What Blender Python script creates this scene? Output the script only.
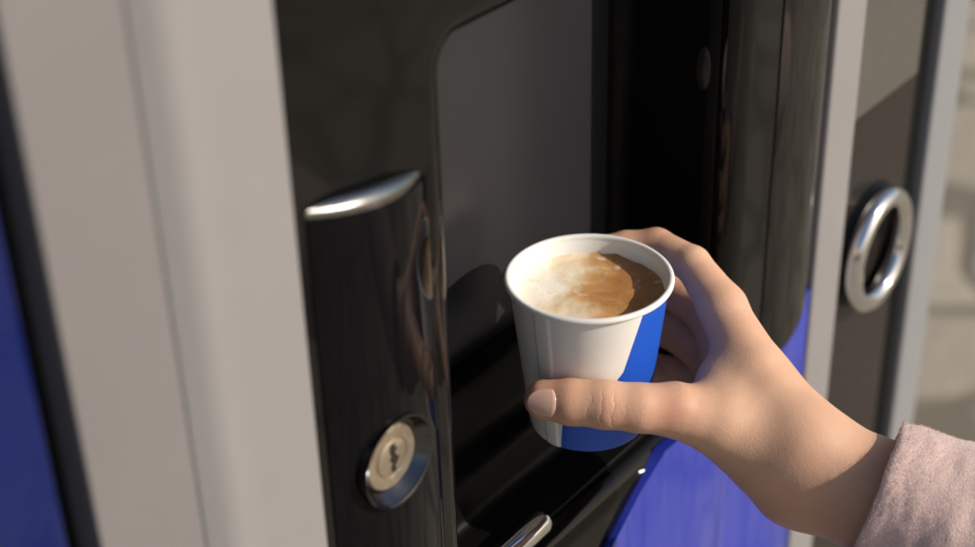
import bpy, bmesh, math, random
import numpy as np
from mathutils import Vector, Matrix, noise
PI = math.pi
rad = math.radians
for o in list(bpy.data.objects): bpy.data.objects.remove(o)
C = bpy.context.scene.collection
scene = bpy.context.scene
EYE = 1.45                       # height of the eye above the paving; machine heights are given relative to it

# ------------------------------------------------------------------ camera
TH, AZ, RO = rad(31), rad(39), rad(1.77)
R_ = Vector((math.sin(AZ), -math.cos(AZ), 0)); H_ = Vector((math.cos(AZ), math.sin(AZ), 0)); Z_ = Vector((0, 0, 1))
FW = H_*math.cos(TH) - Z_*math.sin(TH); UP = H_*math.sin(TH) + Z_*math.cos(TH)
R2 = R_*math.cos(RO) - UP*math.sin(RO); U2 = UP*math.cos(RO) + R_*math.sin(RO)
cam = bpy.data.cameras.new('camera'); cam_o = bpy.data.objects.new('camera', cam); C.objects.link(cam_o)
m = Matrix((R2, U2, -FW)).transposed().to_4x4(); m.translation = Vector((0, -.32, EYE)); cam_o.matrix_world = m
cam.sensor_width = 36; cam.lens = 1590*36/975; cam.clip_start = .01; cam.clip_end = 500
cam.dof.use_dof = True; cam.dof.focus_distance = .66; cam.dof.aperture_fstop = 5.4
scene.camera = cam_o

# ------------------------------------------------------------------ world, sun, exposure
SUN_AZ, SUN_EL = rad(-16), rad(30)      # azimuth measured from the image-right direction towards the distance
hs = R_*math.cos(SUN_AZ) + H_*math.sin(SUN_AZ)
sdir = (hs*math.cos(SUN_EL) + Z_*math.sin(SUN_EL)).normalized()
world = bpy.data.worlds.new('World'); scene.world = world; world.use_nodes = True
wn = world.node_tree; bg = wn.nodes['Background']
sky = wn.nodes.new('ShaderNodeTexSky'); sky.sky_type = 'NISHITA'; sky.sun_disc = False
sky.sun_elevation = SUN_EL; sky.sun_rotation = math.atan2(sdir.x, sdir.y)
sky.air_density = 1.0; sky.dust_density = 1.8; sky.ozone_density = 1.0
wn.links.new(sky.outputs[0], bg.inputs[0]); bg.inputs[1].default_value = .11
sl = bpy.data.lights.new('sun', 'SUN'); sl.energy = 4.3; sl.angle = rad(.5); sl.color = (1, .92, .80)
so = bpy.data.objects.new('sun', sl); C.objects.link(so); so.rotation_euler = sdir.to_track_quat('Z', 'Y').to_euler()
scene.view_settings.view_transform = 'Standard'; scene.view_settings.look = 'None'
scene.view_settings.exposure = 0.0; scene.view_settings.gamma = 1
scene.cycles.use_denoising = True

# ------------------------------------------------------------------ materials
def nodes(m): return m.node_tree.nodes, m.node_tree.links
def setp(b, **k):
    for a, v in k.items():
        a = a.replace('_', ' ')
        b.inputs[a].default_value = v if not isinstance(v, tuple) or len(v) != 3 else (*v, 1)
def mat(name, col, rough=.5, var=.08, vscale=60, bump=0., bscale=400, rvar=.0, **k):
    """principled material with a little procedural colour, roughness and bump variation"""
    m = bpy.data.materials.new(name); m.use_nodes = True; n, l = nodes(m); b = n['Principled BSDF']
    setp(b, Base_Color=col, Roughness=rough, **k)
    tc = n.new('ShaderNodeTexCoord')
    nz = n.new('ShaderNodeTexNoise'); nz.inputs['Scale'].default_value = vscale; nz.inputs['Detail'].default_value = 6
    l.new(tc.outputs['Object'], nz.inputs['Vector'])
    mx = n.new('ShaderNodeMix'); mx.data_type = 'RGBA'
    mx.inputs[6].default_value = (*[c*(1-var) for c in col], 1); mx.inputs[7].default_value = (*[min(1, c*(1+var)) for c in col], 1)
    l.new(nz.outputs[0], mx.inputs[0]); l.new(mx.outputs[2], b.inputs['Base Color'])
    if rvar:
        mr = n.new('ShaderNodeMapRange'); mr.inputs[1].default_value = .35; mr.inputs[2].default_value = .7
        mr.inputs[3].default_value = max(0, rough-rvar); mr.inputs[4].default_value = rough+rvar
        l.new(nz.outputs[0], mr.inputs[0]); l.new(mr.outputs[0], b.inputs['Roughness'])
    if bump:
        n2 = n.new('ShaderNodeTexNoise'); n2.inputs['Scale'].default_value = bscale; n2.inputs['Detail'].default_value = 4
        l.new(tc.outputs['Object'], n2.inputs['Vector'])
        bp = n.new('ShaderNodeBump'); bp.inputs['Strength'].default_value = bump; bp.inputs['Distance'].default_value = .001
        l.new(n2.outputs[0], bp.inputs['Height']); l.new(bp.outputs[0], b.inputs['Normal'])
    return m
M = {}
M['black_gloss'] = mat('black_gloss', (.005, .0048, .0046), .05, .3, 18, rvar=.012, Specular_IOR_Level=.24)
M['column_gloss'] = mat('column_gloss', (.008, .007, .006), .035, .3, 25, rvar=.006, Specular_IOR_Level=.8, IOR=1.55)
M['black_satin'] = mat('black_satin', (.003, .003, .003), .4, .3, 80, Specular_IOR_Level=.12)
M['rubber'] = mat('rubber', (.003, .003, .003), .6, .2, 80, Specular_IOR_Level=.2)
M['grey_back'] = mat('grey_back', (.020, .020, .0235), .30, .12, 9, rvar=.03)
M['alu'] = mat('alu', (.27, .258, .262), .42, .05, 30, bump=.12, bscale=900, Metallic=.15, Coat_Weight=.12, Coat_Roughness=.25)
M['alu_warm'] = mat('alu_warm', (.30, .285, .27), .45, .05, 30, bump=.12, bscale=900, Metallic=.15)
M['alu_cool'] = mat('alu_cool', (.25, .253, .268), .42, .05, 30, bump=.12, bscale=900, Metallic=.15)
M['hatch'] = mat('hatch', (.020, .016, .014), .3, .2, 30, rvar=.06, Specular_IOR_Level=.3)
M['hatch_pane'] = mat('hatch_pane', (.085, .08, .07), .3, .1, 30, rvar=.05)
M['chrome'] = mat('chrome', (.78, .78, .77), .12, .03, 50, rvar=.05, Metallic=1.0)
M['dark_chrome'] = mat('dark_chrome', (.13, .13, .137), .17, .1, 90, rvar=.06, Metallic=1.0)
M['nickel'] = mat('nickel', (.50, .42, .32), .38, .12, 500, bump=.25, bscale=1500, rvar=.08, Metallic=.85)
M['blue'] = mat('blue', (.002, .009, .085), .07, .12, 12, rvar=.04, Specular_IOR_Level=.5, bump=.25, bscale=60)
M['body'] = mat('body', (.05, .05, .055), .5)

# ------------------------------------------------------------------ helpers
def obj(name, bm, m, parent=None, smooth=True, ang=35):
    me = bpy.data.meshes.new(name); bm.normal_update(); bm.to_mesh(me); bm.free()
    return obj_me(name, me, m, parent, smooth, ang)
def obj_me(name, me, m, parent=None, smooth=True, ang=35):
    o = bpy.data.objects.new(name, me); C.objects.link(o); me.materials.append(m)
    if smooth:
        me.shade_smooth()
        if ang: me.set_sharp_from_angle(angle=rad(ang))
    if parent: o.parent = parent; o.matrix_parent_inverse = Matrix.Translation(-world_loc(parent))
    return o
def world_loc(p):
    v = p.location.copy()
    return v if p.parent is None else v
def tag(o, label=None, cat=None, kind=None, group=None):
    if label: o['label'] = label
    if cat: o['category'] = cat
    if kind: o['kind'] = kind
    if group: o['group'] = group
    return o
S = .32/.30
def X(v): return v*S
def Zr(v): return v*S + EYE
def prism(prof, z0, z1, cap=True):
    """vertical extrusion of a plan outline prof [(x,y)..] closed, counter-clockwise seen from above"""
    bm = bmesh.new()
    a = [bm.verts.new((x, y, z0)) for x, y in prof]; b = [bm.verts.new((x, y, z1)) for x, y in prof]
    n = len(prof)
    for i in range(n): bm.faces.new((a[i], a[(i+1) % n], b[(i+1) % n], b[i]))
    if cap: bm.faces.new(b); bm.faces.new(a[::-1])
    return bm
def round_poly(pts, r, seg=5):
    """fillet the corners of a closed polygon, r per corner or one value"""
    out = []; n = len(pts)
    for i in range(n):
        p = Vector(pts[i]); a = Vector(pts[i-1]); b = Vector(pts[(i+1) % n]); rr = r[i] if isinstance(r, (list, tuple)) else r
        if rr <= 0: out.append(tuple(p)); continue
        u = (a-p); v = (b-p); rr = min(rr, u.length*.49, v.length*.49); u.normalize(); v.normalize()
        for k in range(seg+1):
            t = k/seg; q = (p+u*rr)*(1-t)**2 + p*2*t*(1-t) + (p+v*rr)*t*t
            out.append(tuple(q))
    return out
def bevel_box(x0, x1, y0, y1, z0, z1, bev=.001, seg=2):
    bm = bmesh.new(); bmesh.ops.create_cube(bm, size=1)
    for v in bm.verts:
        v.co = Vector(((x0+x1)/2+v.co.x*(x1-x0), (y0+y1)/2+v.co.y*(y1-y0), (z0+z1)/2+v.co.z*(z1-z0)))
    if bev: bmesh.ops.bevel(bm, geom=bm.edges[:], offset=bev, segments=seg, affect='EDGES', profile=.7)
    return bm
def tube(path, r, seg=16, closed=False, cap=True):
    """round tube along a path; r a number or a list"""
    bm = bmesh.new(); path = [Vector(p) for p in path]; n = len(path); rings = []
    ref = Vector((.13, .2, .97)).normalized()
    for i, p in enumerate(path):
        t = (path[(i+1) % n]-path[i-1]) if closed else (path[min(i+1, n-1)]-path[max(i-1, 0)])
        t.normalize(); u = t.cross(ref).normalized(); v = t.cross(u).normalized(); rr = r[i] if isinstance(r, (list, tuple)) else r
        rings.append([bm.verts.new(p+(u*math.cos(2*PI*k/seg)+v*math.sin(2*PI*k/seg))*rr) for k in range(seg)])
    for i in range(n if closed else n-1):
        A, B = rings[i], rings[(i+1) % n]
        for k in range(seg): bm.faces.new((A[k], A[(k+1) % seg], B[(k+1) % seg], B[k]))
    if cap and not closed: bm.faces.new(rings[0][::-1]); bm.faces.new(rings[-1])
    bmesh.ops.recalc_face_normals(bm, faces=bm.faces[:])
    return bm
def lathe(prof, centre, axis=(0, 0, 1), seg=64, bm=None, recalc=True):
    """revolve [(radius, height)..] about axis through centre"""
    bm = bm or bmesh.new(); ax = Vector(axis).normalized()
    u = ax.orthogonal().normalized(); v = ax.cross(u); c = Vector(centre); rings = []
    for r, h in prof:
        if r < 1e-7: rings.append([bm.verts.new(c+ax*h)]); continue
        rings.append([bm.verts.new(c+ax*h+(u*math.cos(2*PI*k/seg)+v*math.sin(2*PI*k/seg))*r) for k in range(seg)])
    for A, B in zip(rings, rings[1:]):
        for k in range(seg):
            k2 = (k+1) % seg
            if len(A) == 1: bm.faces.new((A[0], B[k], B[k2]))
            elif len(B) == 1: bm.faces.new((A[k], A[k2], B[0]))
            else: bm.faces.new((A[k], A[k2], B[k2], B[k]))
    if recalc: bmesh.ops.recalc_face_normals(bm, faces=bm.faces[:])
    return bm
def rrect(x0, x1, z0, z1, r, seg=8):
    """rounded rectangle as (x,z) points, always 4*(seg+1) of them"""
    out = []
    for cx, cz, a0 in ((x1-r, z1-r, 0), (x0+r, z1-r, 90), (x0+r, z0+r, 180), (x1-r, z0+r, 270)):
        for k in range(seg+1):
            a = rad(a0+90*k/seg); out.append((cx+r*math.cos(a), cz+r*math.sin(a)))
    return out
def loft(rings, cap_last=False):
    """rings: lists of 3D points of equal length, faces bridged between them"""
    bm = bmesh.new(); R = [[bm.verts.new(p) for p in r] for r in rings]; n = len(R[0])
    for A, B in zip(R, R[1:]):
        for k in range(n): bm.faces.new((A[k], B[k], B[(k+1) % n], A[(k+1) % n]))
    if cap_last: bm.faces.new(R[-1])
    return bm
ZT, ZB = Zr(.42), .14            # top and bottom of the machine front

# ------------------------------------------------------------------ ground
def make_paving():
    m = bpy.data.materials.new('paving'); m.use_nodes = True; n, l = nodes(m); b = n['Principled BSDF']; setp(b, Roughness=.85)
    tc = n.new('ShaderNodeTexCoord')
    mp = n.new('ShaderNodeMapping'); mp.inputs['Rotation'].default_value = (0, 0, rad(20)); l.new(tc.outputs['Object'], mp.inputs[0])
    nd = n.new('ShaderNodeTexNoise'); nd.inputs['Scale'].default_value = 2.2; l.new(mp.outputs[0], nd.inputs[0])
    mxv = n.new('ShaderNodeVectorMath'); mxv.operation = 'MULTIPLY_ADD'; mxv.inputs[1].default_value = (.22, .22, 0)
    l.new(nd.outputs[1], mxv.inputs[0]); l.new(mp.outputs[0], mxv.inputs[2])
    vo = n.new('ShaderNodeTexVoronoi'); vo.feature = 'DISTANCE_TO_EDGE'; vo.inputs['Scale'].default_value = 3.4; l.new(mxv.outputs[0], vo.inputs['Vector'])
    vc = n.new('ShaderNodeTexVoronoi'); vc.inputs['Scale'].default_value = 3.4; l.new(mxv.outputs[0], vc.inputs['Vector'])
    cr = n.new('ShaderNodeValToRGB'); cr.color_ramp.elements[0].position = .03; cr.color_ramp.elements[1].position = .10
    cr.color_ramp.elements[0].color = (.0, 0, 0, 1); l.new(vo.outputs[0], cr.inputs[0])
    hs_ = n.new('ShaderNodeMix'); hs_.data_type = 'RGBA'; hs_.inputs[6].default_value = (.42, .35, .26, 1); hs_.inputs[7].default_value = (.53, .455, .35, 1)
    sp = n.new('ShaderNodeSeparateColor'); l.new(vc.outputs['Color'], sp.inputs[0]); l.new(sp.outputs[0], hs_.inputs[0])
    nf = n.new('ShaderNodeTexNoise'); nf.inputs['Scale'].default_value = 30; nf.inputs['Detail'].default_value = 8; l.new(tc.outputs['Object'], nf.inputs[0])
    m2 = n.new('ShaderNodeMix'); m2.data_type = 'RGBA'; m2.blend_type = 'MULTIPLY'; m2.inputs[0].default_value = .5
    l.new(hs_.outputs[2], m2.inputs[6]); l.new(nf.outputs[0], m2.inputs[7])
    m3 = n.new('ShaderNodeMix'); m3.data_type = 'RGBA'; m3.inputs[6].default_value = (.17, .14, .10, 1)
    l.new(cr.outputs[0], m3.inputs[0]); l.new(m2.outputs[2], m3.inputs[7]); l.new(m3.outputs[2], b.inputs['Base Color'])
    bp = n.new('ShaderNodeBump'); bp.inputs['Distance'].default_value = .01; bp.inputs['Strength'].default_value = .5
    l.new(cr.outputs[0], bp.inputs['Height']); l.new(bp.outputs[0], b.inputs['Normal'])
    bm = bmesh.new(); bmesh.ops.create_grid(bm, x_segments=4, y_segments=4, size=60)
    return tag(obj('paving', bm, m, smooth=False), 'beige stone slab paving lit by low sun beyond the machine', 'paving', 'structure')
make_paving()

# ------------------------------------------------------------------ vending machine
mach = bpy.data.objects.new('vending_machine', None); C.objects.link(mach); mach.location = (.3, .3, 0)
tag(mach, 'black and blue hot drinks vending machine with grey aluminium frames and a keyed door', 'vending machine')
FR = .02   # depth of front pieces
def front(name, prof, m, z0=ZB, z1=ZT, parent=mach, r=0, ang=35):
    return obj(name, prism(round_poly(prof, r) if r else prof, z0, z1), m, parent, ang=ang)
# cabinet behind everything
obj('cabinet', bevel_box(-.30, X(.803), .10, .66, .02, ZT+.03, .006), M['body'], mach)
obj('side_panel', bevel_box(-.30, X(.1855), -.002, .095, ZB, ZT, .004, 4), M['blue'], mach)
front('door_gasket', [(X(.184), .012), (X(.1985), .012), (X(.1985), .09), (X(.184), .09)], M['rubber'])
# door frame: a low warm flat with its shade painted as a darker tone, a rounded step, a higher flat with a fine groove
M['alu_low_shaded'] = mat('alu_low_shaded', (.205, .19, .192), .45, .06, 30, bump=.12, bscale=900, Metallic=.15)
front('door_frame', round_poly([(X(.1965), .000), (X(.2318), .000), (X(.2318), .09), (X(.1965), .09)], [.001, 0, 0, 0]), M['alu_low_shaded'])
P = [(X(.2320), -.0002), (X(.2385), -.0040), (X(.2425), -.0050), (X(.2510), -.0034), (X(.2590), -.0036), (X(.2797), -.0032), (X(.2797), .09), (X(.2320), .09)]
front('frame_trim', round_poly(P, [.001, .004, .004, .004, .004, .0022, 0, 0], 8), M['alu'], ang=60)

# black door with the rounded opening
OX0, OX1, OZ0, OZ1 = X(.3565), X(.545), Zr(-.437), Zr(-.197)
def ring(off, y, r): return [(x, y, z) for x, z in rrect(OX0-off, OX1+off, OZ0-off, OZ1+off, max(.001, r+off))]
outer = [(x, .002, z) for x, z in rrect(X(.2800), X(.580), ZB, ZT, .001)]
R0 = .010
rings = [outer, ring(.0125, .002, R0)]
for k in range(1, 9):
    a = rad(90*k/8); rings.append(ring(.0125*(1-math.sin(a)), .002+.009*(1-math.cos(a)), R0))
rings.append(ring(0, .030, R0))
door = obj('door', loft(rings), M['black_gloss'], mach, ang=40)
# gasket line inside the opening
obj('opening_gasket', loft([ring(-.0002, .0125, R0), ring(-.0010, .0120, R0), ring(-.0015, .0130, R0), ring(-.0015, .018, R0)]), M['rubber'], door)
# recess liner: walls, back, floor
D = .066
liner = [ring(-.0005, .0165, R0), ring(-.0005, D-.010, R0)]
for k in range(1, 6):
    a = rad(90*k/5); liner.append(ring(-.0005-.010*(1-math.cos(a)), D-.010+.010*math.sin(a), R0))
recess = obj('recess', loft(liner), M['black_satin'], mach)
obj('back_plate', bevel_box(OX0-.002, OX1-.008, D, D+.004, OZ0+.02, OZ1+.004, .001), M['grey_back'], recess)
# tray: floor with rounded ledge steps and a bright rail
tz = Zr(-.437)
prof = round_poly([(D+.002, tz-.01), (D+.002, tz+.062), (D-.010, tz+.060), (D-.014, tz+.030), (D-.026, tz+.026), (D-.030, tz+.006), (.012, tz+.002), (.012, tz-.01)], [0, .002, .003, .006, .004, .005, .001, 0], 5)
bm = bmesh.new()
A = [bm.verts.new((OX0+.001, y, z)) for y, z in prof]; B = [bm.verts.new((OX1-.001, y, z)) for y, z in prof]
for i in range(len(prof)):
    j = (i+1) % len(prof); bm.faces.new((A[i], A[j], B[j], B[i]))
bm.faces.new(A[::-1]); bm.faces.new(B); bmesh.ops.recalc_face_normals(bm, faces=bm.faces[:])
obj('drip_tray', bm, M['black_satin'], mach)
obj('tray_rail', tube([(X(.352), .0095, tz+.006), (X(.360), .0095, tz+.0065), (X(.40), .0095, tz+.0065), (X(.4110), .0095, tz+.0065), (X(.4135), .0095, tz+.0065)], [.0050, .0058, .0058, .0058, .0048], 24), M['chrome'], mach)
# lens on the right jamb
bm = bmesh.new(); bmesh.ops.create_uvsphere(bm, u_segments=24, v_segments=16, radius=1)
for v in bm.verts: v.co = Vector((OX1-.0012+v.co.x*.0022, .020+v.co.y*.0042, Zr(-.276)+v.co.z*.011))
obj('sensor_window', bm, M['hatch'], mach)

# bulged glossy column right of the opening
cp = [(X(.5805), .004)]
for k in range(13):
    t = k/12; cp.append((X(.5805)+(X(.6235)-X(.5805))*t, .0015-.0075*math.sin(PI*t)**.7))
cp += [(X(.6235), .05), (X(.5805), .05)]
bm = prism(cp, 0, ZT)
for v in bm.verts:
    if v.co.z < .1: v.co.z = Zr(-.4178)-.62*max(0, X(.6238)-v.co.x)
obj('door_column', bm, M['column_gloss'], mach, ang=30)
front('door_strip', round_poly([(X(.6245), -.003), (X(.6545), -.003), (X(.6555), .06), (X(.6245), .06)], [.0025, .0025, 0, 0], 5), M['alu'])
# blue lower panel, its upper edge sweeping up to the right
top = [(X(.395), Zr(-.56)), (X(.415), Zr(-.505)), (X(.432), Zr(-.482)), (X(.452), Zr(-.464)), (X(.472), Zr(-.449)), (X(.492), Zr(-.4385)), (X(.515), Zr(-.4390)), (X(.55), Zr(-.4445)), (X(.58), Zr(-.4440)), (X(.602), Zr(-.4320)), (X(.6238), Zr(-.4175))]
bm = bmesh.new(); pl = [(X(.395), ZB)]+top+[(X(.6238), ZB)]
fr = [bm.verts.new((x, -.0015, z)) for x, z in pl]
f = bm.faces.new(fr)
if f.normal.y > 0: f.normal_flip()
ex = bmesh.ops.extrude_face_region(bm, geom=[f]); vs = [g for g in ex['geom'] if isinstance(g, bmesh.types.BMVert)]
bmesh.ops.translate(bm, verts=vs, vec=(0, .006, 0)); bmesh.ops.recalc_face_normals(bm, faces=bm.faces[:])

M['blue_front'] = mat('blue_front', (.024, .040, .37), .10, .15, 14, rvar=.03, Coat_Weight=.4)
def ripple(m, sx, sz, strength, dist):
    n, l = nodes(m); b = n['Principled BSDF']; tc = n.new('ShaderNodeTexCoord'); mp = n.new('ShaderNodeMapping'); mp.inputs['Scale'].default_value = (sx, sx, sz); l.new(tc.outputs['Object'], mp.inputs[0])
    nz = n.new('ShaderNodeTexNoise'); nz.inputs['Scale'].default_value = 1; nz.inputs['Detail'].default_value = 1.5; l.new(mp.outputs[0], nz.inputs[0])
    bp = n.new('ShaderNodeBump'); bp.inputs['Strength'].default_value = strength; bp.inputs['Distance'].default_value = dist; l.new(nz.outputs[0], bp.inputs['Height']); l.new(bp.outputs[0], b.inputs['Normal'])
ripple(M['blue_front'], 20, 3, 1, .016)
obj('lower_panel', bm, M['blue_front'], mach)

# hatch on the right with its pull ring
hatch = front('hatch', [(X(.6560), .003), (X(.7345), .003), (X(.7345), .05), (X(.6560), .05)], M['hatch'], z1=Zr(-.3445), ang=30)
front('upper_pane', [(X(.6560), .0025), (X(.7345), .0025), (X(.7345), .05), (X(.6560), .05)], M['hatch_pane'], z0=Zr(-.3435), ang=30)
front('hatch_gasket', [(X(.735), .007), (X(.7565), .007), (X(.7565), .06), (X(.735), .06)], M['rubber'])
rc = Vector((X(.6995), .0, Zr(-.4315))) + Vector((-.0085, -.004, .0046))
ringh = obj('pull_ring', tube([(rc.x+.0302*math.cos(a), rc.y-.002, rc.z+.0315*math.sin(a)) for a in [2*PI*k/72 for k in range(72)]], .0057, 20, True), M['chrome'], hatch)
obj('ring_cup', lathe([(.0001, .0015), (.026, .0015), (.0305, .0006), (.0335, -.0035), (.036, -.004), (.0375, -.0015), (.038, .003)], (rc.x+.002, .003, rc.z), (0, 1, 0), 64), M['black_gloss'], hatch)
# outer frame with a set-back lip
P2 = [(X(.7568), .000), (X(.7875), .000), (X(.7885), .006), (X(.806), .006), (X(.806), .11), (X(.7568), .11)]
front('outer_frame', round_poly(P2, [.003, .003, .002, .003, 0, 0], 5), M['alu_cool'])

# bulged handle block with bright sloping top and the lock
bx0, bx1, bz = X(.2875), X(.3425), Zr(-.2265)
def block_outline(inset=0, n=24, h=.0070):
    x0, x1 = bx0+inset, bx1-inset
    return [(x0+(x1-x0)*k/n, .0015-(h-inset)*(math.sin(PI*k/n)**.85)) for k in range(n+1)]
op = block_outline(0)
LC = Vector(((bx0+bx1)/2-.0022, -.0056, Zr(-.3303)))
def top_z(x, y): return bz-.16*(x-bx0)+.12*y
def block_mesh():
    bm = bmesh.new(); bot = ZB+.02
    pts = op+[(bx1, .010), (bx0, .010)]
    bm = prism(pts, bot, bz-.0012)
    for v in bm.verts:
        if v.co.z > bot+.01: v.co.z = top_z(v.co.x, min(v.co.y, 0))-.0012
    bmesh.ops.recalc_face_normals(bm, faces=bm.faces[:]); me = bpy.data.meshes.new('a'); bm.to_mesh(me); bm.free()
    a = bpy.data.objects.new('tmp_a', me); C.objects.link(a)
    cut = lathe([(0, -.010), (.0180, -.010), (.0180, -.0012), (.0172, .0004), (.0133, .0052), (.0133, .0085), (0, .0085)], LC, (0, 1, 0), 72)
    mc = bpy.data.meshes.new('b'); cut.to_mesh(mc); cut.free(); c = bpy.data.objects.new('tmp_b', mc); C.objects.link(c)
    md = a.modifiers.new('cut', 'BOOLEAN'); md.object = c; md.operation = 'DIFFERENCE'; md.solver = 'EXACT'
    dg = bpy.context.evaluated_depsgraph_get(); dg.update()
    out = bpy.data.meshes.new_from_object(a.evaluated_get(dg))
    bpy.data.objects.remove(a); bpy.data.objects.remove(c)
    return out
M['block_gloss'] = mat('block_gloss', (.004, .004, .0048), .055, .3, 18, rvar=.008, Specular_IOR_Level=.11)
M['cap_metal'] = mat('cap_metal', (.34, .335, .32), .24, .05, 60, rvar=.06, Metallic=1.0)
handle = obj_me('handle_block', block_mesh(), M['block_gloss'], mach, ang=30)
# chrome top cap: lens shaped, raised rim and shallow dish
def ringpts(ins, dz):
    q = block_outline(ins); return [(x, min(y, .0012), top_z(x, y)+dz) for x, y in q]
q0 = [(bx0+(x-bx0)*.93, min(y, .0012)) for x, y in block_outline(-.0002)]
cxy = (sum(p[0] for p in q0)/len(q0), -.0022)
bm = bmesh.new(); rs = []
for f_, dz in ((1, -.001), (1.01, .0006), (.99, .0014), (.94, .0018), (.8, .0026), (.6, .0034), (.4, .0039), (.2, .0042)):
    rs.append([bm.verts.new((cxy[0]+(x-cxy[0])*f_, cxy[1]+(y-cxy[1])*f_, top_z(x, y)+(bz-bz)+dz+(top_z(cxy[0], cxy[1])-top_z(x, y))*(1-f_))) for x, y in q0])
n_ = len(q0)
for A, B in zip(rs, rs[1:]):
    for k in range(n_): bm.faces.new((A[k], A[(k+1) % n_], B[(k+1) % n_], B[k]))
cc = bm.verts.new((cxy[0], cxy[1], top_z(*cxy)+.0043))
for k in range(n_): bm.faces.new((rs[-1][k], rs[-1][(k+1) % n_], cc))
bmesh.ops.recalc_face_normals(bm, faces=bm.faces[:])
obj('handle_cap', bm, M['cap_metal'], handle, ang=50)
# lock: bright countersunk ring, barrel face, plug and keyway
lock = obj('lock', lathe([(.0184, .0022), (.0183, -.0012), (.0176, -.0009), (.0168, .0006), (.0131, .0050), (.0131, .0080)], LC, (0, 1, 0), 72), M['dark_chrome'], handle)
fy = .0030
obj('lock_barrel', lathe([(.0130, fy+.005), (.0130, fy+.0008), (.0124, fy), (.0086, fy), (.0082, fy+.0007), (.0078, fy+.0007), (.0075, fy-.0002), (.0068, fy-.0005), (0, fy-.0005)], LC, (0, 1, 0), 64), M['nickel'], handle, ang=25)
M['slot'] = mat('slot', (.012, .010, .008), .5)
key = [(-.0009, .0050), (.0007, .0052), (.0012, .0036), (.0022, .0030), (.0010, .0016), (.0016, .0004), (.0028, -.0006), (.0018, -.0022), (.0008, -.0028), (.0012, -.0048), (-.0006, -.0050), (-.0010, -.0030), (-.0002, -.0018), (-.0014, -.0002), (-.0006, .0012), (-.0014, .0026)]
bm = bmesh.new(); kv = [bm.verts.new((LC.x+x*1.25, LC.y+fy-.00062, LC.z+z*1.22)) for x, z in key]; f = bm.faces.new(kv)
ex = bmesh.ops.extrude_face_region(bm, geom=[f]); bmesh.ops.translate(bm, verts=[g for g in ex['geom'] if isinstance(g, bmesh.types.BMVert)], vec=(0, .0004, 0))
bmesh.ops.recalc_face_normals(bm, faces=bm.faces[:]); obj('keyhole', bm, M['slot'], handle, smooth=False)

# ------------------------------------------------------------------ cup and coffee
CUP = Vector((0.47243, 0.00758, -0.34675)) + Vector((0, 0, EYE))
def cupdir(phi):   # phi from the side facing the viewer towards image right
    return R_*math.sin(phi) - H_*math.cos(phi)
RT, RB, CH = .0342, .0258, .0735
def cup_r(z): return RT+(RB-RT)*(-z/CH)
def make_cup():
    bm = bmesh.new(); seg = 120; rings = []; info = []
    prof = []                                    # (radius, z) outside bottom to rim to inside bottom
    for k in range(0, 31):
        z = -CH+CH*k/30*.965; prof.append((cup_r(z), z))
    prof[0] = (RB-.0004, -CH); 
    rr = .00135; cz = -.0014; cr = cup_r(0)+.0006
    for a in range(250, -111, -24): prof.append((cr-rr*math.cos(rad(a)), cz+rr*math.sin(rad(a))) if False else (cr+rr*math.cos(rad(-a-180+0)), cz+rr*math.sin(rad(-a-180+0))))
    for k in range(0, 13):
        z = -.003-(CH-.008)*k/12; prof.append((cup_r(z)-.0009, z))
    prof.append((.0001, -CH+.005))
    return prof
def cup_mesh():
    outside = [(cup_r(z)-(.0004 if k == 0 else 0), z) for k, z in [(k, -CH+(CH-.0026)*k/30) for k in range(31)]]
    rr = .0014; cz = -.0012; cr = cup_r(0)+.0004
    rim = [(cr+rr*math.cos(rad(a)), cz+rr*math.sin(rad(a))) for a in range(-70, 206, 25)]
    inside = [(cup_r(z)-.0010, z) for z in [-.0026-(CH-.009)*k/10 for k in range(11)]]
    under = [(.0001, -CH+.004), (RB-.003, -CH+.004), (RB-.0022, -CH), ]
    seam = rad(-47)
    bm = bmesh.new(); seg = 288
    def row(p, dent=True):
        r, z = p; out = []
        for k in range(seg):
            ph = 2*PI*k/seg; rs_ = r
            if dent and r > .02:
                d = (ph-seam+PI) % (2*PI)-PI
                rs_ += .00045*max(0, 1-max(0, abs(d-rad(7))-rad(6))/rad(1.2)) if abs(d-rad(7)) < rad(7.2) else 0
            out.append(bm.verts.new(CUP+cupdir(ph)*rs_+Z_*z))
        return out
    rows = [row(p) for p in under[1:]+outside] + [row(p, False) for p in rim+inside]
    for A, B in zip(rows, rows[1:]):
        for k in range(seg): bm.faces.new((A[k], A[(k+1) % seg], B[(k+1) % seg], B[k]))
    bm.faces.new(rows[-1]); bm.faces.new(rows[0][::-1])
    bmesh.ops.recalc_face_normals(bm, faces=bm.faces[:])
    col = bm.loops.layers.uv.new('wrap')
    for f in bm.faces:
        for lp in f.loops:
            d = lp.vert.co-CUP; ph = math.atan2(d.dot(R_), -d.dot(H_)); lp[col].uv = (ph, d.z)
    return bm
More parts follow.
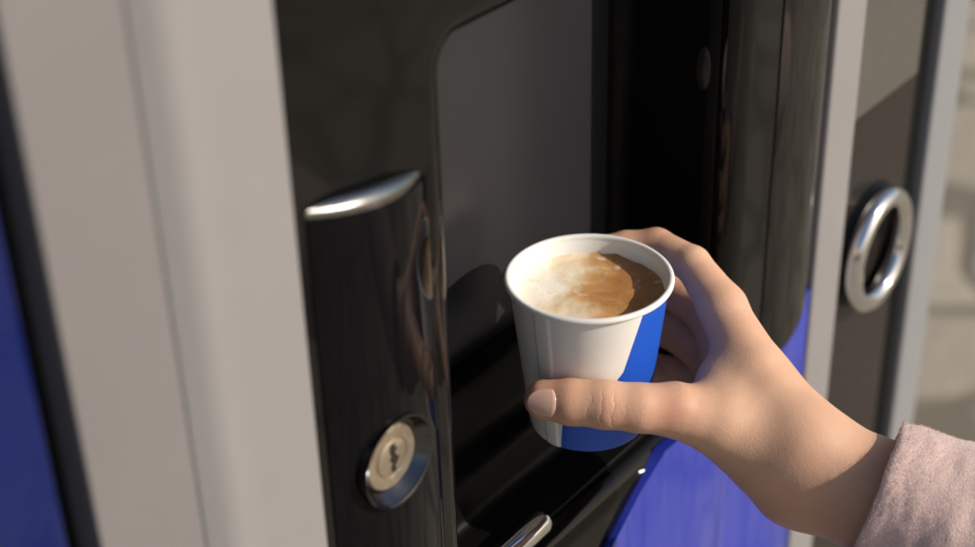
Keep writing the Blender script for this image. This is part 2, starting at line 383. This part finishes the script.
def cup_material():
    m = bpy.data.materials.new('printed_paper'); m.use_nodes = True; n, l = nodes(m); b = n['Principled BSDF']; setp(b, Roughness=.42)
    tc = n.new('ShaderNodeTexCoord')
    def math_(op, *a):
        q = n.new('ShaderNodeMath'); q.operation = op
        for i, v in enumerate(a):
            if isinstance(v, (int, float)): q.inputs[i].default_value = v
            else: l.new(v, q.inputs[i])
        return q.outputs[0]
    # position about the cup axis in the cup's own frame
    sub = n.new('ShaderNodeVectorMath'); sub.operation = 'SUBTRACT'; sub.inputs[1].default_value = CUP; l.new(tc.outputs['Object'], sub.inputs[0])
    def dot(v):
        q = n.new('ShaderNodeVectorMath'); q.operation = 'DOT_PRODUCT'; q.inputs[1].default_value = v; l.new(sub.outputs[0], q.inputs[0]); return q.outputs['Value']
    r, f, z = dot(R_), dot(-H_), dot(Z_)
    ph = math_('ARCTAN2', r, f)
    cv = n.new('ShaderNodeFloatCurve'); t = math_('MULTIPLY', z, -1/CH); l.new(t, cv.inputs[1])
    c = cv.mapping.curves[0]; pts = [(0, .5+rad(38)/6), (.42, .5+rad(24)/6), (.60, .5+rad(6)/6), (.72, .5+rad(-26)/6), (1, .5+rad(-31)/6)]
    c.points[0].location = pts[0]; c.points[1].location = pts[-1]
    for p in pts[1:-1]: c.points.new(*p)
    for p in c.points: p.handle_type = 'VECTOR'
    cv.mapping.update()
    edge = math_('MULTIPLY', math_('SUBTRACT', cv.outputs[0], .5), 6)
    blue = math_('MULTIPLY', math_('GREATER_THAN', ph, edge), math_('LESS_THAN', ph, rad(150)))
    blue = math_('MULTIPLY', blue, math_('LESS_THAN', z, -.0031))
    rad2 = math_('SQRT', math_('ADD', math_('MULTIPLY', r, r), math_('MULTIPLY', f, f)))
    outer = math_('GREATER_THAN', rad2, math_('ADD', math_('MULTIPLY', z, (RT-RB)/CH), RT-.0005))
    blue = math_('MULTIPLY', blue, outer)
    nz = n.new('ShaderNodeTexNoise'); nz.inputs['Scale'].default_value = 900; l.new(tc.outputs['Object'], nz.inputs[0])
    mx = n.new('ShaderNodeMix'); mx.data_type = 'RGBA'; mx.inputs[6].default_value = (.76, .735, .69, 1); mx.inputs[7].default_value = (.010, .085, .52, 1)
    l.new(blue, mx.inputs[0]); l.new(mx.outputs[2], b.inputs['Base Color'])
    bp = n.new('ShaderNodeBump'); bp.inputs['Strength'].default_value = .08; bp.inputs['Distance'].default_value = .0004; l.new(nz.outputs[0], bp.inputs['Height']); l.new(bp.outputs[0], b.inputs['Normal'])
    return m
cup = obj('paper_cup', cup_mesh(), cup_material(), ang=60)
tag(cup, 'white and blue printed paper cup held in the hand at the dispensing opening', 'cup')
def coffee():
    m = bpy.data.materials.new('coffee_foam_shade'); m.use_nodes = True; n, l = nodes(m); b = n['Principled BSDF']; setp(b, Roughness=.28, Specular_IOR_Level=.45)
    b.inputs['Subsurface Weight'].default_value = .2; b.inputs['Subsurface Radius'].default_value = (.8, .5, .25); b.inputs['Subsurface Scale'].default_value = .003
    tc = n.new('ShaderNodeTexCoord'); sub = n.new('ShaderNodeVectorMath'); sub.operation = 'SUBTRACT'; sub.inputs[1].default_value = CUP; l.new(tc.outputs['Object'], sub.inputs[0])
    n1 = n.new('ShaderNodeTexNoise'); n1.inputs['Scale'].default_value = 34; n1.inputs['Detail'].default_value = 7; n1.inputs['Distortion'].default_value = .5; l.new(sub.outputs[0], n1.inputs[0])
    dt = n.new('ShaderNodeVectorMath'); dt.operation = 'DOT_PRODUCT'; dt.inputs[1].default_value = (R_*1.0+H_*.35); l.new(sub.outputs[0], dt.inputs[0])  # browner to image right: foam pattern that also paints in the rim's shadow
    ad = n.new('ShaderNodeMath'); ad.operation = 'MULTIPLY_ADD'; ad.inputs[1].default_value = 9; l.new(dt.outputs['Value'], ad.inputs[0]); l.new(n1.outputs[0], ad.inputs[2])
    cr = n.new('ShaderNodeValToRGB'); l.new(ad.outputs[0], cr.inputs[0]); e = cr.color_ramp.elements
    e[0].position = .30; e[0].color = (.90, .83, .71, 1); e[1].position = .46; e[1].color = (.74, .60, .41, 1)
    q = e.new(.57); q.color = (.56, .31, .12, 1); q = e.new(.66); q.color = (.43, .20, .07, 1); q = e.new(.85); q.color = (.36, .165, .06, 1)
    n2 = n.new('ShaderNodeTexNoise'); n2.inputs['Scale'].default_value = 130; n2.inputs['Detail'].default_value = 3; n2.inputs['Distortion'].default_value = .6; l.new(sub.outputs[0], n2.inputs[0])
    c2 = n.new('ShaderNodeValToRGB'); c2.color_ramp.elements[0].position = .60; c2.color_ramp.elements[1].position = .74; c2.color_ramp.elements[1].color = (.8, .8, .8, 1); l.new(n2.outputs[0], c2.inputs[0])
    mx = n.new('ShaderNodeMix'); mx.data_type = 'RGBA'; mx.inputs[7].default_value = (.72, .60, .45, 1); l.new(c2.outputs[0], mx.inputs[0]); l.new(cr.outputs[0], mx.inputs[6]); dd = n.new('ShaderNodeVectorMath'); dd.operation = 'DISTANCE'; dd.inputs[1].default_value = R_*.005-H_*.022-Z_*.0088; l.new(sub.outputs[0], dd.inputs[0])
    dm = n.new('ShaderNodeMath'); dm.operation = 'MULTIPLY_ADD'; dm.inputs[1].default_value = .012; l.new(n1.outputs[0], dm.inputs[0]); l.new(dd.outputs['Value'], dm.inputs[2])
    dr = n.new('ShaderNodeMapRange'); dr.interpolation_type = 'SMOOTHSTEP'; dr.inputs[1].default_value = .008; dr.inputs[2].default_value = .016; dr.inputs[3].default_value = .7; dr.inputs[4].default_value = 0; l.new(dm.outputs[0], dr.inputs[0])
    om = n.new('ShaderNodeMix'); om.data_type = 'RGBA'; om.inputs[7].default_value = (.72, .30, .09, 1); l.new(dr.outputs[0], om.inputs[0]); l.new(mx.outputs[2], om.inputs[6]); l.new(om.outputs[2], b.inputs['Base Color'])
    vo = n.new('ShaderNodeTexVoronoi'); vo.inputs['Scale'].default_value = 600; l.new(sub.outputs[0], vo.inputs['Vector'])
    bp = n.new('ShaderNodeBump'); bp.inputs['Strength'].default_value = .22; bp.inputs['Distance'].default_value = .0004; l.new(vo.outputs[0], bp.inputs['Height']); l.new(bp.outputs[0], b.inputs['Normal'])
    bm = bmesh.new(); zc = -.0088; rad_ = cup_r(zc)-.0008; rows = []; c0 = bm.verts.new(CUP+Z_*zc)
    for i in range(1, 15):
        row = []
        for k in range(96):
            r = rad_*i/14; a = 2*PI*k/96; p = cupdir(a)*r
            h = .0005*noise.noise(p*120)+.00025*noise.noise(p*330)+ (.0013*(.7+1.1*noise.noise(p*140+Vector((0, 0, 3)))) if i == 14 else .0003 if i == 13 else 0)
            row.append(bm.verts.new(CUP+p+Z_*(zc+h)))
        rows.append(row)
    for k in range(96): bm.faces.new((c0, rows[0][k], rows[0][(k+1) % 96]))
    for A, B in zip(rows, rows[1:]):
        for k in range(96): bm.faces.new((A[k], B[k], B[(k+1) % 96], A[(k+1) % 96]))
    bot = [bm.verts.new(CUP+cupdir(2*PI*k/96)*(cup_r(zc-.004)-.0012)+Z_*(zc-.004)) for k in range(96)]
    for k in range(96): bm.faces.new((rows[-1][k], bot[k], bot[(k+1) % 96], rows[-1][(k+1) % 96]))
    bm.faces.new(bot[::-1]); bmesh.ops.recalc_face_normals(bm, faces=bm.faces[:])
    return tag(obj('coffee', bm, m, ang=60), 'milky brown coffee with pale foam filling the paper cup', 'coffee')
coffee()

# ------------------------------------------------------------------ person: hand, forearm, sleeve
def L(r, b, z): return CUP + (R_*r+H_*b+Z_*z)/1000
# all hand points in millimetres from the rim centre: image right, away, up
BONES = dict(
    thumb=[(-21, -35, -38.5), (-10, -38, -38), (4, -40.5, -38), (18, -41.5, -39.5), (33, -39.5, -42.5), (51, -41, -50), (68, -44, -63)],
    thumb_r=[8.3, 9.5, 10.0, 10.1, 11.4, 12.6, 14.5],
    index=[(58, 5, -21), (47, 24, -10.5), (33, 41, -11), (20, 43.5, -13), (9, 42, -14), (-8, 41, -17)],
    index_r=[10.2, 7.9, 8.2, 7.8, 7.6, 6.5],
    middle=[(63, 10, -42), (53, 30, -37), (40, 43, -34), (24, 44, -35), (12, 41, -36), (-6, 39.5, -38)],
    middle_r=[12, 9.6, 9.2, 8.2, 7.8, 6.6],
    ring=[(63, 8, -60), (53, 26, -57), (40, 38, -53), (25, 41, -53), (12, 38.5, -54), (-3, 37, -55)],
    ring_r=[11.5, 9.2, 8.8, 8, 7.6, 6.4],
    little=[(60, 0, -76), (51, 18, -74), (40, 28, -71), (28, 33.5, -70), (17, 34, -70), (6, 34, -71)],
    little_r=[10.5, 8, 7.6, 7, 6.6, 5.6])
def hand_mesh():
    vx = .95
    lo = np.array([-36., -110., -125.]); hi = np.array([205., 62., 8.])
    nx = np.ceil((hi-lo)/vx).astype(int)
    ax = [lo[i]+vx*np.arange(nx[i]) for i in range(3)]
    BIG = 30.
    def cone(pts, rs, pad=22.):
        """distance field of a chain of round cones, only evaluated near it"""
        F = np.full(nx, BIG, np.float32)
        for (a, b, ra, rb) in zip(pts, pts[1:], rs, rs[1:]):
            a = np.array(a, float); b = np.array(b, float)
            l0 = np.minimum(a, b)-max(ra, rb)-pad; h0 = np.maximum(a, b)+max(ra, rb)+pad
            i0 = np.clip(((l0-lo)/vx).astype(int), 0, nx); i1 = np.clip(((h0-lo)/vx).astype(int)+1, 0, nx)
            if (i1 <= i0).any(): continue
            sl_ = tuple(slice(i0[k], i1[k]) for k in range(3))
            Xg = ax[0][sl_[0]][:, None, None].astype(np.float32); Yg = ax[1][sl_[1]][None, :, None].astype(np.float32); Zg = ax[2][sl_[2]][None, None, :].astype(np.float32)
            ab = b-a; t = ((Xg-a[0])*ab[0]+(Yg-a[1])*ab[1]+(Zg-a[2])*ab[2])/(ab@ab); t = np.clip(t, 0, 1)
            d = np.sqrt((Xg-a[0]-t*ab[0])**2+(Yg-a[1]-t*ab[1])**2+(Zg-a[2]-t*ab[2])**2)-(ra+(rb-ra)*t)
            F[sl_] = smin(F[sl_], d, 2.0)
        return F
    def smin(a, b, k):
        h = np.clip(.5+.5*(b-a)/k, 0, 1); return b+(a-b)*h-k*h*(1-h)
    B = BONES
    # palm: metacarpals, thenar mass, wrist and forearm, all softly merged
    W1, W2 = (86, -46, -58), (86, -44, -77)
    parts = [
        cone([(58, 5, -22), (68, -20, -38), W1], [10.2, 14, 17]),
        cone([(62, 10, -43), (74, -16, -52), (86, -44, -67)], [12.5, 15, 18]),
        cone([(63, 8, -60), (75, -15, -65), W2], [12, 14.5, 18]),
        cone([(60, 0, -76), (73, -18, -79), W2], [11, 14, 16.5]),
        cone([(53, -22, -41), (63, -28, -50)], [9, 13]),
        cone([(56, -34, -50), (80, -46, -62)], [12.5, 15.5]),
        cone([W1, (112, -58, -67), (165, -82, -80), (240, -114, -95)], [17, 18, 25, 33]),
        cone([W2, (112, -56, -85), (165, -82, -98), (240, -112, -112)], [16.5, 18, 24, 32]),
    ]
    F = parts[0]
    for p in parts[1:]: F = smin(F, p, 11)
    th = cone(B['thumb'], B['thumb_r'])
    F = smin(F, th, 11)
    fingers = None
    for nme in ('index', 'middle', 'ring', 'little'):
        c = cone(B[nme], B[nme+'_r'])
        # slightly fuller at the joints
        fingers = c if fingers is None else smin(fingers, c, 1.2)
    F = smin(F, fingers, 4)
    # the cup presses into the skin: keep flesh just outside the paper
    Xg = ax[0][:, None, None]; Yg = ax[1][None, :, None]; Zg = ax[2][None, None, :]
    cone_r = (RT*1000+(RB-RT)*1000*(-Zg/(CH*1000)))+.5
    inside = cone_r-np.sqrt(Xg**2+Yg**2)          # >0 inside the cup
    inside = np.where(Zg > 1.5, -BIG, inside).astype(np.float32)
    F = -smin(-F, -inside, 1.0)
    # ---- surface nets
    s = F < 0
    c = np.zeros([n-1 for n in nx], np.uint8)
    for i in (0, 1):
        for j in (0, 1):
            for k in (0, 1): c += s[i:nx[0]-1+i, j:nx[1]-1+j, k:nx[2]-1+k]
    act = (c > 0) & (c < 8); idx = np.full(act.shape, -1, np.int64); cells = np.argwhere(act); idx[act] = np.arange(len(cells))
    acc = np.zeros((len(cells), 3)); cnt = np.zeros(len(cells))
    corners = [(i, j, k) for i in (0, 1) for j in (0, 1) for k in (0, 1)]
    for a in corners:
        for d in range(3):
            if a[d]: continue
            b = list(a); b[d] = 1
            fa = F[cells[:, 0]+a[0], cells[:, 1]+a[1], cells[:, 2]+a[2]]; fb = F[cells[:, 0]+b[0], cells[:, 1]+b[1], cells[:, 2]+b[2]]
            mk = (fa < 0) != (fb < 0); t = np.where(mk, fa/(fa-fb+1e-12), 0)
            p = np.tile(np.array(a, float), (len(cells), 1)); p[:, d] += t
            acc[mk] += p[mk]; cnt[mk] += 1
    V = lo+(cells+acc/cnt[:, None])*vx
    quads = []
    for d in range(3):
        o1, o2 = [(1, 2), (2, 0), (0, 1)][d]
        a = [slice(None)]*3; b = [slice(None)]*3; a[d] = slice(0, -1); b[d] = slice(1, None)
        sa, sb = s[tuple(a)], s[tuple(b)]
        for flip, msk in ((False, sa & ~sb), (True, ~sa & sb)):
            e = np.argwhere(msk); e = e[(e[:, o1] > 0) & (e[:, o2] > 0) & (e[:, o1] < nx[o1]-1) & (e[:, o2] < nx[o2]-1)]
            if not len(e): continue
            def g(u, v):
                q = e.copy(); q[:, o1] -= u; q[:, o2] -= v; return idx[q[:, 0], q[:, 1], q[:, 2]]
            Q = np.stack([g(1, 1), g(0, 1), g(0, 0), g(1, 0)], 1)
            quads.append(Q[:, ::-1] if flip else Q)
    Q = np.concatenate(quads)
    # light smoothing
    for it in range(6):
        sm = np.zeros_like(V); w = np.zeros(len(V))
        for i in range(4):
            a, b = Q[:, i], Q[:, (i+1) % 4]
            np.add.at(sm, a, V[b]); np.add.at(w, a, 1); np.add.at(sm, b, V[a]); np.add.at(w, b, 1)
        w[w == 0] = 1
        V = V+(sm/w[:, None]-V)*(.5 if it % 2 == 0 else -.45)
    Rm = np.array([R_, H_, Z_])/1000
    Vw = V@Rm+np.array(CUP)
    me = bpy.data.meshes.new('hand'); me.from_pydata(Vw.tolist(), [], Q.tolist()); me.validate()
    return me
def skin_material():
    m = bpy.data.materials.new('skin'); m.use_nodes = True; n, l = nodes(m); b = n['Principled BSDF']
    setp(b, Roughness=.5, Specular_IOR_Level=.36)
    b.inputs['Subsurface Weight'].default_value = .22; b.inputs['Subsurface Radius'].default_value = (1, .38, .2); b.inputs['Subsurface Scale'].default_value = .0032
    tc = n.new('ShaderNodeTexCoord'); P = tc.outputs['Object']
    def vm(op, a, bb):
        q = n.new('ShaderNodeVectorMath'); q.operation = op
        for i, v in enumerate((a, bb)):
            if isinstance(v, Vector): q.inputs[i].default_value = v
            else: l.new(v, q.inputs[i])
        return q
    def mm(op, *a):
        q = n.new('ShaderNodeMath'); q.operation = op
        for i, v in enumerate(a):
            if isinstance(v, (int, float)): q.inputs[i].default_value = v
            else: l.new(v, q.inputs[i])
        return q.outputs[0]
    def blob(p, r0):            # 1 at a point, falling to 0 at r0 millimetres
        d = vm('DISTANCE', P, L(*p)).outputs['Value']
        q = n.new('ShaderNodeMapRange'); q.interpolation_type = 'SMOOTHSTEP'; q.inputs[1].default_value = 0; q.inputs[2].default_value = r0/1000; q.inputs[3].default_value = 1; q.inputs[4].default_value = 0
        l.new(d, q.inputs[0]); return q.outputs[0]
    nz = n.new('ShaderNodeTexNoise'); nz.inputs['Scale'].default_value = 55; nz.inputs['Detail'].default_value = 5; l.new(P, nz.inputs[0])
    base = n.new('ShaderNodeMix'); base.data_type = 'RGBA'; base.inputs[6].default_value = (.56, .32, .205, 1); base.inputs[7].default_value = (.68, .43, .292, 1); l.new(nz.outputs[0], base.inputs[0])
    red = mm('ADD', mm('MULTIPLY', blob((-22, -38, -38), 22), .55), mm('MULTIPLY', blob((31, -50, -36), 13), .45))
    red = mm('ADD', red, mm('MULTIPLY', blob((4, -50, -36), 11), .35)); red = mm('ADD', red, mm('MULTIPLY', blob((32, 41, -6), 16), .35)); red = mm('ADD', red, mm('MULTIPLY', blob((66, -4, -12), 14), .15))
    red = mm('MINIMUM', red, .75)
    rx = n.new('ShaderNodeMix'); rx.data_type = 'RGBA'; rx.inputs[7].default_value = (.50, .21, .145, 1); l.new(red, rx.inputs[0]); l.new(base.outputs[2], rx.inputs[6])
    nr = n.new('ShaderNodeTexNoise'); nr.inputs['Scale'].default_value = 26; nr.inputs['Detail'].default_value = 8; nr.inputs['Roughness'].default_value = .65; l.new(P, nr.inputs[0])
    fr_ = n.new('ShaderNodeMapRange'); fr_.inputs[1].default_value = .42; fr_.inputs[2].default_value = .72; fr_.inputs[3].default_value = 0; fr_.inputs[4].default_value = .42; l.new(nr.outputs[0], fr_.inputs[0])
    rz = n.new('ShaderNodeMix'); rz.data_type = 'RGBA'; rz.inputs[7].default_value = (.50, .235, .165, 1); l.new(fr_.outputs[0], rz.inputs[0]); l.new(rx.outputs[2], rz.inputs[6])
    l.new(rz.outputs[2], b.inputs['Base Color'])
    # thumb joint wrinkles: lines across the thumb, only near the joint
    a0 = Vector(L(4, -40, -38.5)); axis = (Vector(L(18, -41, -39.5))-Vector(L(-10, -37, -39.5))).normalized()
    t = vm('DOT_PRODUCT', vm('SUBTRACT', P, a0).outputs[0], axis).outputs['Value']
    nw = n.new('ShaderNodeTexNoise'); nw.inputs['Scale'].default_value = 160; nw.inputs['Detail'].default_value = 3; l.new(P, nw.inputs[0])
    t2 = mm('MULTIPLY_ADD', nw.outputs[0], .0075, t)
    wr = mm('POWER', mm('ABSOLUTE', mm('COSINE', mm('MULTIPLY', t2, 620.))), .35)
    ms = mm('MULTIPLY', blob((4, -48, -35), 12), mm('SUBTRACT', 1, 0)); ms = mm('MINIMUM', mm('MULTIPLY', ms, 1.6), 1)
    wrk = mm('MULTIPLY', mm('SUBTRACT', wr, 1), ms)
    # fine skin cells
    vo = n.new('ShaderNodeTexVoronoi'); vo.inputs['Scale'].default_value = 1100; l.new(P, vo.inputs['Vector'])
    nb = n.new('ShaderNodeTexNoise'); nb.inputs['Scale'].default_value = 250; nb.inputs['Detail'].default_value = 6; l.new(P, nb.inputs[0])
    b1 = n.new('ShaderNodeBump'); b1.inputs['Strength'].default_value = .32; b1.inputs['Distance'].default_value = .00025
    l.new(mm('ADD', mm('MULTIPLY', vo.outputs[0], .6), nb.outputs[0]), b1.inputs['Height'])
    b2 = n.new('ShaderNodeBump'); b2.inputs['Strength'].default_value = .36; b2.inputs['Distance'].default_value = .0007
    l.new(wrk, b2.inputs['Height']); l.new(b1.outputs[0], b2.inputs['Normal']); l.new(b2.outputs[0], b.inputs['Normal'])
    return m
person = bpy.data.objects.new('person', None); C.objects.link(person); person.location = L(240, -113, -88)
tag(person, "person's right hand in a dusty pink sleeve gripping the paper cup, thumb in front", 'person')
M['skin'] = skin_material()
hand = obj_me('hand', hand_mesh(), M['skin'], person, ang=0)

def thumbnail():
    m = bpy.data.materials.new('nail'); m.use_nodes = True; n, l = nodes(m); b = n['Principled BSDF']
    setp(b, Base_Color=(.60, .34, .27), Roughness=.2); b.inputs['Subsurface Weight'].default_value = .2; b.inputs['Subsurface Scale'].default_value = .002
    tc = n.new('ShaderNodeTexCoord'); nz = n.new('ShaderNodeTexNoise'); nz.inputs['Scale'].default_value = 200; l.new(tc.outputs['Object'], nz.inputs[0])
    mx = n.new('ShaderNodeMix'); mx.data_type = 'RGBA'; mx.inputs[6].default_value = (.58, .35, .27, 1); mx.inputs[7].default_value = (.67, .43, .34, 1); l.new(nz.outputs[0], mx.inputs[0]); l.new(mx.outputs[2], b.inputs['Base Color'])
    A = Vector((-26.2, -33.9, -38.6)); Bp = Vector((-13.0, -37.6, -38.1)); ax = (A-Bp).normalized(); ln = (A-Bp).length
    up = Vector((-.12, -.88, .44)); up = (up-ax*up.dot(ax)).normalized(); side = ax.cross(up)
    bm = bmesh.new(); nu, nv = 18, 16; g = []
    for i in range(nu+1):
        row = []
        for j in range(nv+1):
            v = -1+2*j/nv; e = (1-abs(v)**2.2)
            u0, u1 = .06+.20*(1-e), 1-.42*(1-e)
            u = u0+(u1-u0)*i/nu
            an = v*rad(42); r0 = 9.35-.0*u-1.9*max(0, u-.35)**1.5
            cen = Bp+ax*ln*u
            edge = .45*max(abs(v)**6, (1-min(1, i/2)))
            p = cen+(up*math.cos(an)+side*math.sin(an))*(r0-.02-edge)
            row.append(bm.verts.new(L(*p)))
        g.append(row)
    for i in range(nu):
        for j in range(nv): bm.faces.new((g[i][j], g[i+1][j], g[i+1][j+1], g[i][j+1]))
    bmesh.ops.recalc_face_normals(bm, faces=bm.faces[:])
    o = obj('thumbnail', bm, m, person, ang=0)
    sd = o.modifiers.new('thick', 'SOLIDIFY'); sd.thickness = .0007; sd.offset = -1
    return o
thumbnail()

def sleeve():
    m = bpy.data.materials.new('pink_wool'); m.use_nodes = True; n, l = nodes(m); b = n['Principled BSDF']; setp(b, Roughness=.95, Specular_IOR_Level=.15)
    b.inputs['Sheen Weight'].default_value = .5; b.inputs['Sheen Roughness'].default_value = .5
    tc = n.new('ShaderNodeTexCoord'); nz = n.new('ShaderNodeTexNoise'); nz.inputs['Scale'].default_value = 1300; nz.inputs['Detail'].default_value = 4; l.new(tc.outputs['Object'], nz.inputs[0])
    mx = n.new('ShaderNodeMix'); mx.data_type = 'RGBA'; mx.inputs[6].default_value = (.52, .365, .325, 1); mx.inputs[7].default_value = (.72, .53, .49, 1); l.new(nz.outputs[0], mx.inputs[0]); l.new(mx.outputs[2], b.inputs['Base Color'])
    bp = n.new('ShaderNodeBump'); bp.inputs['Strength'].default_value = .6; bp.inputs['Distance'].default_value = .0006; l.new(nz.outputs[0], bp.inputs['Height']); l.new(bp.outputs[0], b.inputs['Normal'])
    rnd = random.Random(4)
    path = [Vector(p) for p in ((116, -61, -76), (148, -74, -82), (192, -93, -90), (243, -114, -100), (300, -138, -110), (350, -158, -119), (372, -167, -123))]
    rr = [33, 35, 39, 44, 47, 41, 12]
    def at(s):
        s = max(0, min(.9999, s))*(len(path)-1); i = int(s); t = s-i
        p = path[i].lerp(path[i+1], t); r = rr[i]+(rr[i+1]-rr[i])*t; return p, r
    ax = Vector((.91, -.38, -.15)).normalized(); u = ax.cross(Vector((0, 0, 1))).normalized(); v = u.cross(ax).normalized()
    bm = bmesh.new(); seg = 120; rows = []; N = 110
    ss = [(-1, -5.5), (-1, -3.5), (-1, -1.8), (-1, -.4)]
    def pt(s, a, inset=0):
        p, r = at(s); w = 1.2*noise.noise(Vector((math.cos(a)*1.3, math.sin(a)*1.3, s*14)))+.4*noise.noise(Vector((math.cos(a)*3, math.sin(a)*3, s*40)))
        w += .15*math.sin(s*95+2.0*math.sin(a*1.0+.6))*max(0, 1-s*3)*(.6+.4*math.sin(a+1.))
        f = .35*noise.noise(Vector((math.cos(a)*16, math.sin(a)*16, s*300)))
        rr_ = (r+w+f-inset); slant = 2.5*math.cos(a-2.0)+1.2*noise.noise(Vector((math.cos(a)*2, math.sin(a)*2, 7)))
        q = p+(u*math.cos(a)*1.0+v*math.sin(a)*1.02)*rr_
        return q+ax*slant*max(0, 1-s*8)
    hem = [(.10, 5.2, 0), (.03, 5.0, 0), (.006, 4.6, -1.2), (.002, 3.4, -2.5), (.0, 1.8, -3.0), (.0, .5, -2.4), (.002, 0, -1.0), (.006, 0, 0)]
    for s, ins, push in hem:
        rows.append([bm.verts.new(L(*(pt(s, 2*PI*k/seg, ins)+ax*push))) for k in range(seg)])
    for i in range(1, N+1):
        s = .006+(1-.006)*(i/N)**1.25
        rows.append([bm.verts.new(L(*pt(s, 2*PI*k/seg))) for k in range(seg)])
    for A, B in zip(rows, rows[1:]):
        for k in range(seg): bm.faces.new((A[k], A[(k+1) % seg], B[(k+1) % seg], B[k]))
    bm.faces.new(rows[-1])
    # short wool fibres standing off the cloth
    for i in range(26000):
        s = rnd.random()**2*.36+.0; a = rnd.random()*2*PI; p = pt(s, a); nrm = (u*math.cos(a)+v*math.sin(a)).normalized()
        if s < .004: p += ax*rnd.uniform(-3, 0)
        d = (nrm*rnd.uniform(.3, 1)+Vector((rnd.gauss(0, .7), rnd.gauss(0, .7), rnd.gauss(0, .7)))).normalized()
        d2 = (d+Vector((rnd.gauss(0, .6), rnd.gauss(0, .6), rnd.gauss(0, .6)))).normalized(); ln = rnd.uniform(.3, .85); wv = d.cross(d2)
        if wv.length < .1: continue
        wv.normalize(); wv *= .045; q = p+d*ln; e = q+d2*ln*.7
        vs = [bm.verts.new(L(*x)) for x in (p-wv-nrm*.2, p+wv-nrm*.2, q+wv*.8, q-wv*.8, e)]
        bm.faces.new(vs[:4]); bm.faces.new((vs[3], vs[2], vs[4]))
    return obj('sleeve', bm, m, person, ang=0)
sleeve()
bpy.context.view_layer.update()
